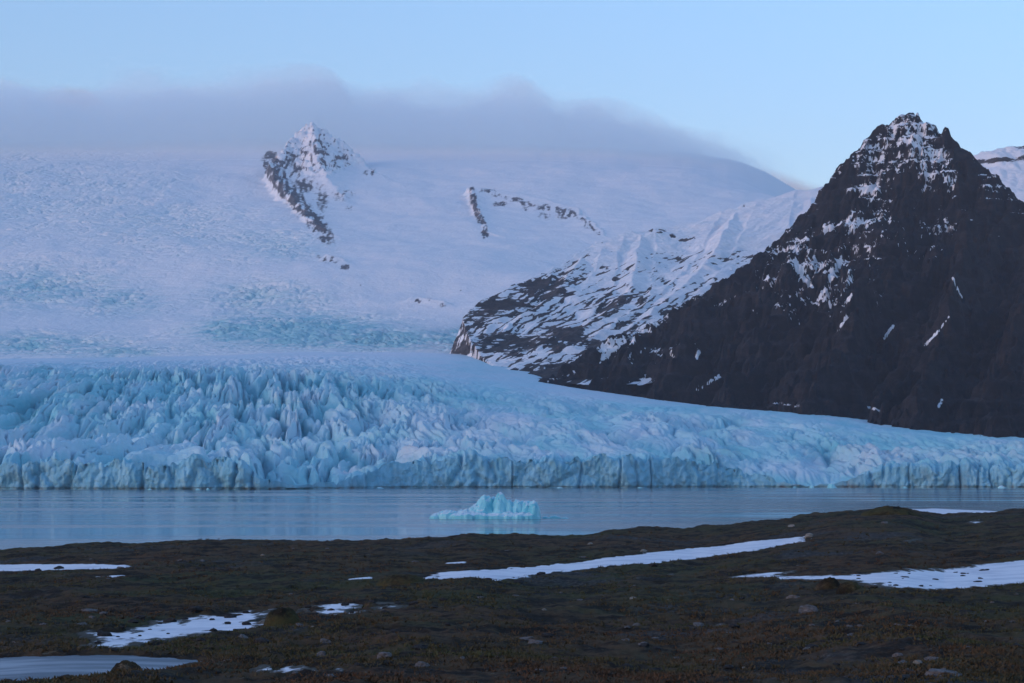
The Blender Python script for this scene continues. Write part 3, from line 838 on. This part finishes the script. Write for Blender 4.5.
# ---------------------------------------------------------------- grass
def build_grass():
    N = 68000
    px = rng.uniform(-240, 1264, N)
    inv = rng.uniform(1 / 112.0, 1 / 24.0, N)
    Y = 1 / inv
    X = (px - 512) / F * Y
    dens = fbm(X / 2.2, Y / 3.0, 3, 650)
    Z, onp = ground_z(X, Y)
    k = (onp < .1) & (dens > rng.uniform(-.35, .25, N))
    X, Y, Z = X[k], Y[k], Z[k]; N = len(X)
    nb = 5
    co = np.empty((N, nb, 3, 3), np.float32)
    for b in range(nb):
        an = rng.uniform(0, 2 * np.pi, N); r = rng.uniform(0, .07, N)
        bx = X + r * np.cos(an); by = Y + r * np.sin(an)
        an2 = rng.uniform(0, np.pi, N); w = rng.uniform(.010, .026, N)
        h = rng.uniform(.012, .045, N); lx = rng.normal(0, .035, N); ly = rng.normal(0, .035, N)
        co[:, b, 0] = np.stack([bx - w * np.cos(an2), by - w * np.sin(an2), Z - .02], -1)
        co[:, b, 1] = np.stack([bx + w * np.cos(an2), by + w * np.sin(an2), Z - .02], -1)
        co[:, b, 2] = np.stack([bx + lx, by + ly, Z + h], -1)
    q = np.arange(N * nb * 3).reshape(-1, 3)
    o = raw_obj('grass', co.reshape(-1, 3), q, M['grass'], smooth=False)
    tag(o, 'short withered grass and moss covering the heath bank', 'grass', kind='stuff')


build_grass()

# ---------------------------------------------------------------- stones
import bmesh


def rock_mesh(name, seed, mat, flat=.65, jag=.28):
    bm = bmesh.new(); bmesh.ops.create_icosphere(bm, subdivisions=4, radius=1)
    r = np.random.default_rng(seed)
    planes = [(Vector(r.normal(size=3)).normalized(), r.uniform(.55, .9)) for _ in range(9)]
    co = np.array([v.co for v in bm.verts])
    n = fbm(co[:, 0] * 1.4 + seed, co[:, 1] * 1.4 + co[:, 2] * 2.1, 4, seed)
    for v, k in zip(bm.verts, n):
        p = v.co.copy()
        for nn, d in planes:
            s = p.dot(nn)
            if s > d: p -= nn * (s - d) * .92
        v.co = p * (1 + jag * float(k)); v.co.z *= flat
        if v.co.z < -.35: v.co.z = -.35 + (v.co.z + .35) * .2
    me = bpy.data.meshes.new(name); bm.to_mesh(me); bm.free()
    for p in me.polygons: p.use_smooth = False
    me.materials.append(mat)
    return me


ROCKS = {c: [rock_mesh('stone', 20 + 7 * i + k * 31, M['stone_' + c]) for i in range(4)] for k, c in enumerate(('dark', 'grey', 'pale'))}
placed = []


def stone(px, py, wpx, colr, label=None, group=None, name='stone', cat='stone', hk=.8, sink=.12, i=None):
    X, Y = ground_hit(px, py)
    g, on = (float(k[0]) for k in ground_z(np.array([X]), np.array([Y])))
    if on > .3: g = float(ground_low(np.array([X]), np.array([Y]))[0]) - .01
    s = wpx * Y / F * .5
    me = random.choice(ROCKS[colr])
    o = bpy.data.objects.new(name, me); COL.objects.link(o)
    o.location = (X, Y, g + s * hk * (.22 - sink))
    o.scale = (s, s * random.uniform(.8, 1.2), s * hk * 1.1)
    o.rotation_euler = (random.uniform(-.15, .15), random.uniform(-.15, .15), random.uniform(0, 6.28))
    tag(o, label, cat, group)
    return o


NAMED = [
    (807, 612, 21, 'grey', 'grey rounded boulder on the grass below the wide right-hand snow patch', .8),
    (793, 596, 17, 'grey', 'dull grey boulder beside the upper left of the rounded one below the snow', .7),
    (918, 664, 10, 'pale', 'pale upright stone in the near right heath', 1.1),
    (941, 680, 40, 'grey', 'long low grey slab at the bottom of the right foreground', .28),
    (898, 628, 12, 'grey', 'grey stone, left one of a close pair on the right heath', .7),
    (910, 630, 10, 'grey', 'grey stone, right one of a close pair on the right heath', .7),
    (633, 602, 8, 'pale', 'small whitish stone on dark gravel in the middle heath', .8),
    (544, 614, 5, 'pale', 'tiny white stone left of the whitish one in the middle heath', .9),
    (699, 624, 15, 'grey', 'flattish grey stone, left of two on gravel right of centre', .6),
    (722, 623, 14, 'grey', 'flattish grey stone, right of two on gravel right of centre', .6),
    (637, 624, 9, 'grey', 'dull stone below the whitish one in the middle heath', .8),
    (744, 666, 5, 'pale', 'tiny pale stone low in the foreground right of centre', .8),
    (538, 676, 13, 'grey', 'brownish stone at the bottom edge near the middle', .6),
    (554, 661, 8, 'grey', 'small stone above the brownish one near the bottom edge', .7),
    (653, 566, 9, 'dark', 'dark stone on the lower edge of the long snow tongue', .9),
    (542, 574.5, 11, 'dark', 'dark stone half in the snow where the long tongue narrows', .8),
    (559, 573, 5, 'dark', 'small dark stone just right of the one where the snow tongue narrows', .8),
    (488, 580, 9, 'dark', 'dark stone at the lower left of the long snow tongue', .8),
    (313, 629, 5, 'pale', 'tiny pale stone below the broken snow flecks', .9),
    (463, 659, 7, 'grey', 'small upright stone alone in the near middle heath', 1.0),
    (263, 623, 11, 'pale', 'yellowish stone at the foot of the dark mound', .9),
    (59, 568.5, 14, 'dark', 'dark stone breaking the thin left-hand snow strip', .5),
    (88, 611, 20, 'grey', 'broad dull boulder in the heath above the speckled drift', .5),
    (809, 537, 9, 'pale', 'pale stone at the upper tip of the long snow tongue', 1.1),
    (792, 526, 8, 'pale', 'pale stone on the bank just under the crest', .9),
    (885, 525, 8, 'grey', 'grey stone below the highest knoll of the bank', .8),
    (644, 550, 8, 'pale', 'pale stone above the middle of the long snow tongue', .9),
    (590, 544, 7, 'pale', 'pale stone on the bank right of the iceberg', .9),
    (880, 553, 10, 'grey', 'grey stone on the slope between the two right-hand snow areas', .8),
    (263, 558, 5, 'pale', 'tiny pale stone on the far left bank', .9),
]
for x, y, w, c, lab, hk in NAMED:
    stone(x, y, w, c, lab, None, hk=hk)
SPK = [(100, 630, 8), (104, 634, 16), (122, 629, 7), (98, 641, 7), (150, 628, 4), (160, 622, 5), (170, 620, 15), (185, 617, 6), (168, 632, 4), (195, 612, 18), (212, 618, 6), (213, 629, 10), (228, 622, 8), (230, 616, 14), (236, 629, 7),
       (246, 623, 10), (246, 611, 8), (222, 632, 4), (118, 635, 4), (140, 634, 4)]
for x, y, w in SPK:
    stone(x, y + 1.5, w, 'dark', 'dark stone poking through the speckled snow drift', 'dark stones in the speckled snow drift', hk=.75)
for x, y, w in [(308, 606, 7), (322, 603, 8), (331, 609, 7), (345, 604, 9), (352, 611, 6), (372, 603, 9), (385, 607, 6), (398, 602, 8), (414, 603, 10), (290, 613, 10)]:
    stone(x, y + 1, w, 'dark', 'dark stone among the broken snow flecks by the mound', 'dark stones among the broken snow flecks', hk=.8)
for k in range(26):
    x = random.uniform(850, 1020); y = random.uniform(571, 586) - (x - 940) * .05
    stone(x, y, random.uniform(3, 8), 'dark', 'little dark lump sticking out of the wide right-hand snow patch', 'dark lumps in the wide snow patch', hk=.45)
for k in range(190):
    x = random.uniform(5, 1020); y = 548 + 134 * random.random() ** .8
    if abs(y - 545) < 6 and x > 400: continue
    X, Y = ground_hit(x, y)
    if ground_z(np.array([X]), np.array([Y]))[1][0] > .05: continue
    stone(x, y, random.choice([4, 5, 5, 6, 7, 8, 10]) * (1 + .6 * (y > 620)), random.choice(['dark', 'dark', 'grey', 'grey', 'dark', 'grey', 'dark']), 'small loose stone half sunk in the dark heath', 'small stones scattered over the heath', hk=.7)


# dark hummocks
def mound(px, py, w, h, label, seed):
    X0, Y0 = ground_hit(px, py)
    sx = w * Y0 / F / 2; sz = h * Y0 / F
    u = np.linspace(0, 2 * np.pi, 97); r = np.linspace(0, 1.15, 40)
    U, R = np.meshgrid(u, r)
    x = np.cos(U) * R * sx; y = np.sin(U) * R * sx * .9
    Xg, Yg = X0 + x, Y0 + y
    base = ground_low(Xg, Yg)
    z = base - .1 + (sz + .1) * np.sqrt(np.clip(1 - (R / 1.12) ** 2, 0, 1)) * (1 + .25 * fbm(Xg / .25, Yg / .25, 4, seed)) + .02 * fbm(Xg / .06, Yg / .06, 3, seed + 1)
    o = grid_obj('mound', Xg, Yg, z, M['ground'])
    tag(o, label, 'mound', 'heather mounds standing out of the heath')


mound(282, 624, 34, 17, 'dark heather mound beside the end of the speckled snow drift', 700)
mound(828, 587, 24, 9, 'rounded mossy mound cutting into the wide snow patch, the larger of two', 702)
mound(849, 589, 24, 7, 'rounded mossy mound cutting into the wide snow patch, the smaller of two', 704)
mound(127, 676, 34, 14, 'dark mound at the near shore of the frozen pond', 706)
mound(403, 584, 50, 9, 'wide low mound at the left tip of the long snow tongue', 708)
mound(893, 514, 60, 7, 'rounded knoll on the crest of the bank', 710)


# --------------------------------------------------------------- icebergs
def berg(name, X0, Y0, prof, depth, label, cat, seed, group=None, rough=1.0):
    """prof: (offset, height) outline seen from the shore, in metres"""
    xs = np.array([p[0] for p in prof]); hs = np.array([p[1] for p in prof])
    n = 240; m = 90
    x = np.linspace(xs[0], xs[-1], n); y = np.linspace(-1, 1, m)
    Xl, Yl = np.meshgrid(x, y)
    H = np.interp(x, xs, hs)[None, :]
    t = (x - xs[0]) / (xs[-1] - xs[0])
    wd = depth * np.clip(np.sin(np.pi * t), 0, 1) ** .45 * (1 + .25 * perlin(x / 5, x * 0, seed))
    wd = np.maximum(wd, .02)
    sk = perlin(x / 4, x * 0, seed + 4)[None, :] * .35
    prof_y = np.clip(1 - np.abs(Yl - sk * (1 - Yl ** 2)) ** 2.2, 0, 1) ** .8
    Xw = Xl; Yw = Yl * wd[None, :]
    Zl = -.8 + (H * (1 + .15 * rough * fbm(Xw / 2, Yw / 2, 4, seed + 1)) + .8) * prof_y
    low = np.minimum(H, 1.1)
    Zl = np.maximum(Zl, np.where(np.abs(Yl) < .93, low * (1 - Yl ** 6) * (1 + .2 * fbm(Xw / 3, Yw / 3, 3, seed + 3)), Zl))
    Zl = Zl + .35 * rough * fbm(Xw / 1.2, Yw / 1.2, 4, seed + 2) * prof_y * np.minimum(1, H / 2)
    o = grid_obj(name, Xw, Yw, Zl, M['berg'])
    o.location = (X0, Y0, 0)
    tag(o, label, cat, group)
    return o


def iceberg():
    YB = 719; k = YB / F
    X0 = float(ae(486, 515)[0] * YB)
    u = np.linspace(428, 543, 330); v = np.linspace(-9, 9, 150)
    U, V = np.meshgrid(u, v)
    wu = U + 2.2 * fbm(U / 9, V / 3, 3, 800); wv = V + 1.2 * fbm(U / 12, V / 3, 3, 801)
    Z = np.full(U.shape, -2.0)
    for (cx, cy, rx, ry, h, pw) in [(485, 1.5, 13, 5, 7.3, .8), (493, 3.5, 10, 4, 6.6, .6), (500.5, .8, 13, 5, 8.6, 1.35), (508, 1.5, 12, 5, 6.0, .8), (518, 2.2, 14, 5, 5.7, .45), (527, 1.5, 12, 5, 5.5, .45), (533.5, -.6, 7, 4, 5.5, .5),
                                    (477, .5, 14, 5, 4.6, .8), (466, -1, 13, 4.5, 2.9, .5), (449, -1.2, 13, 4, 2.7, .4), (437, -1, 8, 3, 1.7, .5), (490, -3.2, 50, 3.8, 1.7, .25), (470, -3.8, 22, 3.4, 2.0, .3), (515, -3.0, 24, 3.6, 2.0, .35)]:
        q = 1 - ((wu - cx) / rx) ** 2 - ((wv - cy) / ry) ** 2
        Z = np.maximum(Z, np.where(q > 0, h * np.maximum(q, 1e-6) ** pw, -2.0))
    rel = np.clip(Z, 0, 3) / 3
    Z = Z + rel * (.8 * fbm(U / 5, V / 1.6, 4, 802) - 1.0 * (ridged(U / 8, V / 2.5, 3, 803) - .5))
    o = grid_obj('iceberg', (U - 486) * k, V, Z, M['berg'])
    o.location = (X0, YB, 0)
    tag(o, 'turquoise iceberg with two humps drifting in the middle of the lagoon', 'iceberg')


iceberg()
for x, w, h, lab in [(546, 3.0, .7, 'small ice floe closest to the turquoise iceberg'), (555, 4.5, 1.0, 'largest of the small ice floes trailing right of the iceberg'), (565, 2.6, .5, 'outermost small ice floe right of the iceberg')]:
    X0 = float(ae(x, 516)[0] * 722)
    berg('ice_floe', X0, 722, [(-w / 2, .05), (-w * .3, h * .7), (0, h), (w * .25, h * .6), (w / 2, .05)], 1.2, lab, 'ice floe', int(810 + x), 'ice floes beside the iceberg')
for x, w, h, Yb in [(832, 9, 4.5, 2020), (812, 5, 2.5, 2030), (795, 4, 1.2, 2050), (198, 4, 1.2, 1815), (208, 3, 1.6, 1815), (1002, 8, 2.2, 2010), (560, 6, 1.2, 1990), (640, 5, 1.0, 1995), (380, 7, 1.4, 1950), (905, 4, 1.4, 2020), (150, 4, .9, 1820)]:
    X0 = float(ae(x, 488)[0] * Yb)
    berg('ice_block', X0, Yb, [(-w / 2, .05), (-w * .3, h * .8), (0, h), (w * .25, h * .5), (w / 2, .05)], w * .4, 'small fallen ice block floating at the foot of the glacier front', 'ice block', int(900 + x), 'ice blocks along the glacier front')


# snow-covered ice near the right shore of the lagoon
def shore_ice():
    X0, Y0, _ = pos(955, 511.5, 15 * F / (511.5 - 471))
    u = np.linspace(0, 2 * np.pi, 160, endpoint=False)
    r = np.linspace(0, 1, 30)
    U, R = np.meshgrid(np.append(u, 2 * np.pi), r)
    rx = 17 * (1 + .25 * perlin(np.cos(U) * 2, np.sin(U) * 2, 880)); ry = 60 * (1 + .3 * perlin(np.cos(U) * 2 + 5, np.sin(U) * 2, 881))
    X = X0 + np.cos(U) * R * rx * 1.1; Y = Y0 + np.sin(U) * R * ry
    Z = .02 + .18 * (1 - R ** 4) * (.7 + .6 * fbm(X / 5, Y / 9, 4, 882))
    o = grid_obj('shore_ice', X, Y, Z, M['snow'], {'edge': 0 * X + 1})
    tag(o, 'patch of snow-covered lake ice beyond the dip in the bank', 'lake ice')


shore_ice()

# ------------------------------------------------------------ haze and cloud
def box_obj(name, lo, hi, mat):
    (x0, y0, z0), (x1, y1, z1) = lo, hi
    co = np.array([(x, y, z) for z in (z0, z1) for y in (y0, y1) for x in (x0, x1)])
    q = np.array([[0, 2, 3, 1], [4, 5, 7, 6], [0, 1, 5, 4], [2, 6, 7, 3], [0, 4, 6, 2], [1, 3, 7, 5]])
    return raw_obj(name, co, q, mat, smooth=False)


t = NT('air_haze')
t.n.remove(t.b)
v = t.n.new('ShaderNodeVolumePrincipled'); v.inputs['Color'].default_value = (.88, .90, 1.0, 1); v.inputs['Density'].default_value = 2.2e-5
v.inputs['Anisotropy'].default_value = 0.0
t.lk(v.outputs[0], t.out.inputs['Volume'])
hz = box_obj('haze', (-40500, -2600, -4), (40500, 9505, 1420), t.m)
tag(hz, kind='stuff')


def cloud(name, lo, hi, tops, dens, colr, label, soft=70, bottom=None, nscale=1 / 420, namp=150, seed=0, step=45, fdy=250, fdx=200):
    t = NT(name + '_vapour'); t.n.remove(t.b)
    P = t.geo().outputs['Position']
    sx = t.n.new('ShaderNodeSeparateXYZ'); t.lk(P, sx.inputs[0])
    fx = t.rng(sx.outputs[0], lo[0], hi[0], 0, 1, smooth=False)
    cv = t.n.new('ShaderNodeFloatCurve')
    c = cv.mapping.curves[0]
    zlo, zhi = lo[2], hi[2]
    pts = [((x - lo[0]) / (hi[0] - lo[0]), (z - zlo) / (zhi - zlo)) for x, z in tops]
    pts = [p for p in pts if 0 <= p[0] <= 1]
    while len(c.points) < len(pts): c.points.new(.5, .5)
    for p, (a_, b_) in zip(c.points, pts): p.location = (a_, b_)
    cv.mapping.update()
    t.lk(fx, cv.inputs['Value'])
    top = t.math('MULTIPLY_ADD', cv.outputs[0], zhi - zlo, zlo)
    n = t.noise(nscale, 7, .62, (1, 1, 1.5), dist=.3)
    nn = t.math('MULTIPLY', t.math('SUBTRACT', n, .5), namp * 2)
    h = t.math('SUBTRACT', t.math('ADD', top, t.math('SUBTRACT', nn, 30)), sx.outputs[2])
    if bottom is not None:
        hb = t.math('SUBTRACT', sx.outputs[2], t.math('ADD', nn, bottom))
        h = t.math('MINIMUM', h, hb)
    d = t.math('MULTIPLY', t.rng(h, 0, soft), dens)
    # thin out towards the faces of the bounding hull
    fd = min(fdy, (hi[1] - lo[1]) * .3); fd2 = min(fdx, (hi[0] - lo[0]) * .25)
    fy = t.math('MINIMUM', t.rng(sx.outputs[1], lo[1], lo[1] + fd), t.rng(sx.outputs[1], hi[1] - fd, hi[1], 1, 0))
    d = t.math('MULTIPLY', d, fy)
    fxx = t.math('MINIMUM', t.rng(sx.outputs[0], lo[0], lo[0] + fd2), t.rng(sx.outputs[0], hi[0] - fd2, hi[0], 1, 0))
    d = t.math('MULTIPLY', d, fxx)
    v = t.n.new('ShaderNodeVolumePrincipled'); v.inputs['Color'].default_value = (*colr, 1); v.inputs['Anisotropy'].default_value = -.1
    t.lk(d, v.inputs['Density']); t.lk(v.outputs[0], t.out.inputs['Volume'])
    t.m.cycles.volume_sampling = 'DISTANCE'
    t.m.cycles.volume_step_rate = step
    o = box_obj(name, lo, hi, t.m)
    tag(o, label, 'cloud', kind='stuff')
    return o


def top_pts(pairs, Y):
    out = []
    for x, y in pairs:
        X, _, Z = pos(x, y, Y); out.append((float(X), float(Z)))
    return out


CT = top_pts([(-260, 102), (-100, 100), (0, 103), (40, 99), (75, 106), (105, 108), (150, 101), (180, 99), (220, 103), (255, 99), (285, 93), (320, 91), (345, 95), (362, 108), (400, 107), (440, 111), (480, 108), (515, 100), (540, 108), (565, 120), (590, 122), (615, 128), (645, 136), (665, 144), (700, 152), (740, 164), (770, 174), (800, 200)], 10700)
cloud('cloud', (-4200, 9640, 1000), (1330, 12000, 2200), [(x, z + 22) for x, z in CT], .0065, (.90, .98, 1.0), 'long blue-grey cloud bank lying on the ice cap behind the summit', step=1.0, namp=130, soft=38, nscale=1 / 300, fdy=900, fdx=800)
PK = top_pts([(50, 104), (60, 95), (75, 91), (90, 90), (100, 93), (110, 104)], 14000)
cloud('cloud', (PK[0][0] - 150, 13500, PK[0][1] - 60), (PK[-1][0] + 150, 14300, PK[3][1] + 120), PK, .006, (1, .80, .74), 'tiny pink-tinged puff behind the far left of the cloud bank', namp=20, soft=50, nscale=1 / 200)  # pink of low sunlight put into the vapour colour
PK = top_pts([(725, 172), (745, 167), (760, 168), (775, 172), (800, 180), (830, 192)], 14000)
cloud('cloud', (PK[0][0] - 150, 13500, PK[-1][1] - 200), (PK[-1][0] + 250, 14300, PK[1][1] + 120), PK, .0045, (1, .80, .76), 'thin pink wisp behind the end of the snow dome beside the black peak', namp=30, soft=60, nscale=1 / 250)  # sunlit pink of the wisp is likewise set in its colour

# ------------------------------------------------------------------- light
w = bpy.data.worlds.new('World'); sc.world = w; w.use_nodes = True
nt = w.node_tree; bg = nt.nodes['Background']
sky = nt.nodes.new('ShaderNodeTexSky'); sky.sky_type = 'NISHITA'; sky.sun_disc = False
SUN_EL, SUN_AZ = math.radians(4), math.radians(-120)     # azimuth clockwise from +Y
sky.sun_elevation = SUN_EL; sky.sun_rotation = SUN_AZ
sky.air_density = 1.0; sky.dust_density = .3; sky.ozone_density = 3.0
tint = nt.nodes.new('ShaderNodeMix'); tint.data_type = 'RGBA'; tint.blend_type = 'MULTIPLY'; tint.inputs[0].default_value = 1
tint.inputs[7].default_value = (1.13, .945, .965, 1)
nt.links.new(sky.outputs[0], tint.inputs[6]); 
tcn = nt.nodes.new('ShaderNodeTexCoord'); sxyz = nt.nodes.new('ShaderNodeSeparateXYZ'); nt.links.new(tcn.outputs['Generated'], sxyz.inputs[0])
rampn = nt.nodes.new('ShaderNodeValToRGB'); nt.links.new(sxyz.outputs[2], rampn.inputs[0])
el = rampn.color_ramp.elements
el[0].position = 0.0; el[0].color = (.74, .68, .76, 1)
el[1].position = .34; el[1].color = (1, 1, 1, 1)
e2 = el.new(.13); e2.color = (.77, .725, .80, 1)
mul = nt.nodes.new('ShaderNodeMix'); mul.data_type = 'RGBA'; mul.blend_type = 'MULTIPLY'; mul.inputs[0].default_value = 1
nt.links.new(tint.outputs[2], mul.inputs[6]); nt.links.new(rampn.outputs[0], mul.inputs[7])
nt.links.new(mul.outputs[2], bg.inputs[0])
bg.inputs[1].default_value = .15
sd = bpy.data.lights.new('sun', 'SUN'); sd.energy = .16; sd.angle = math.radians(25); sd.color = (1, .72, .62)
so = bpy.data.objects.new('sun', sd); COL.objects.link(so)
dirv = Vector((math.sin(SUN_AZ) * math.cos(SUN_EL), math.cos(SUN_AZ) * math.cos(SUN_EL), math.sin(SUN_EL) + .25))
so.rotation_euler = dirv.to_track_quat('Z', 'Y').to_euler()

cd = bpy.data.cameras.new('camera'); cam = bpy.data.objects.new('camera', cd); COL.objects.link(cam)
cd.lens = 80; cd.sensor_width = 36; cd.clip_end = 100000; cd.clip_start = .5
cam.location = (0, 0, HC); cam.rotation_euler = (math.pi / 2 + TH, 0, 0)
sc.camera = cam
sc.view_settings.view_transform = 'Standard'; sc.view_settings.look = 'None'
sc.view_settings.exposure = 2.08; sc.view_settings.gamma = 1
sc.cycles.use_denoising = True
sc.cycles.volume_bounces = 12
sc.cycles.max_bounces = 14
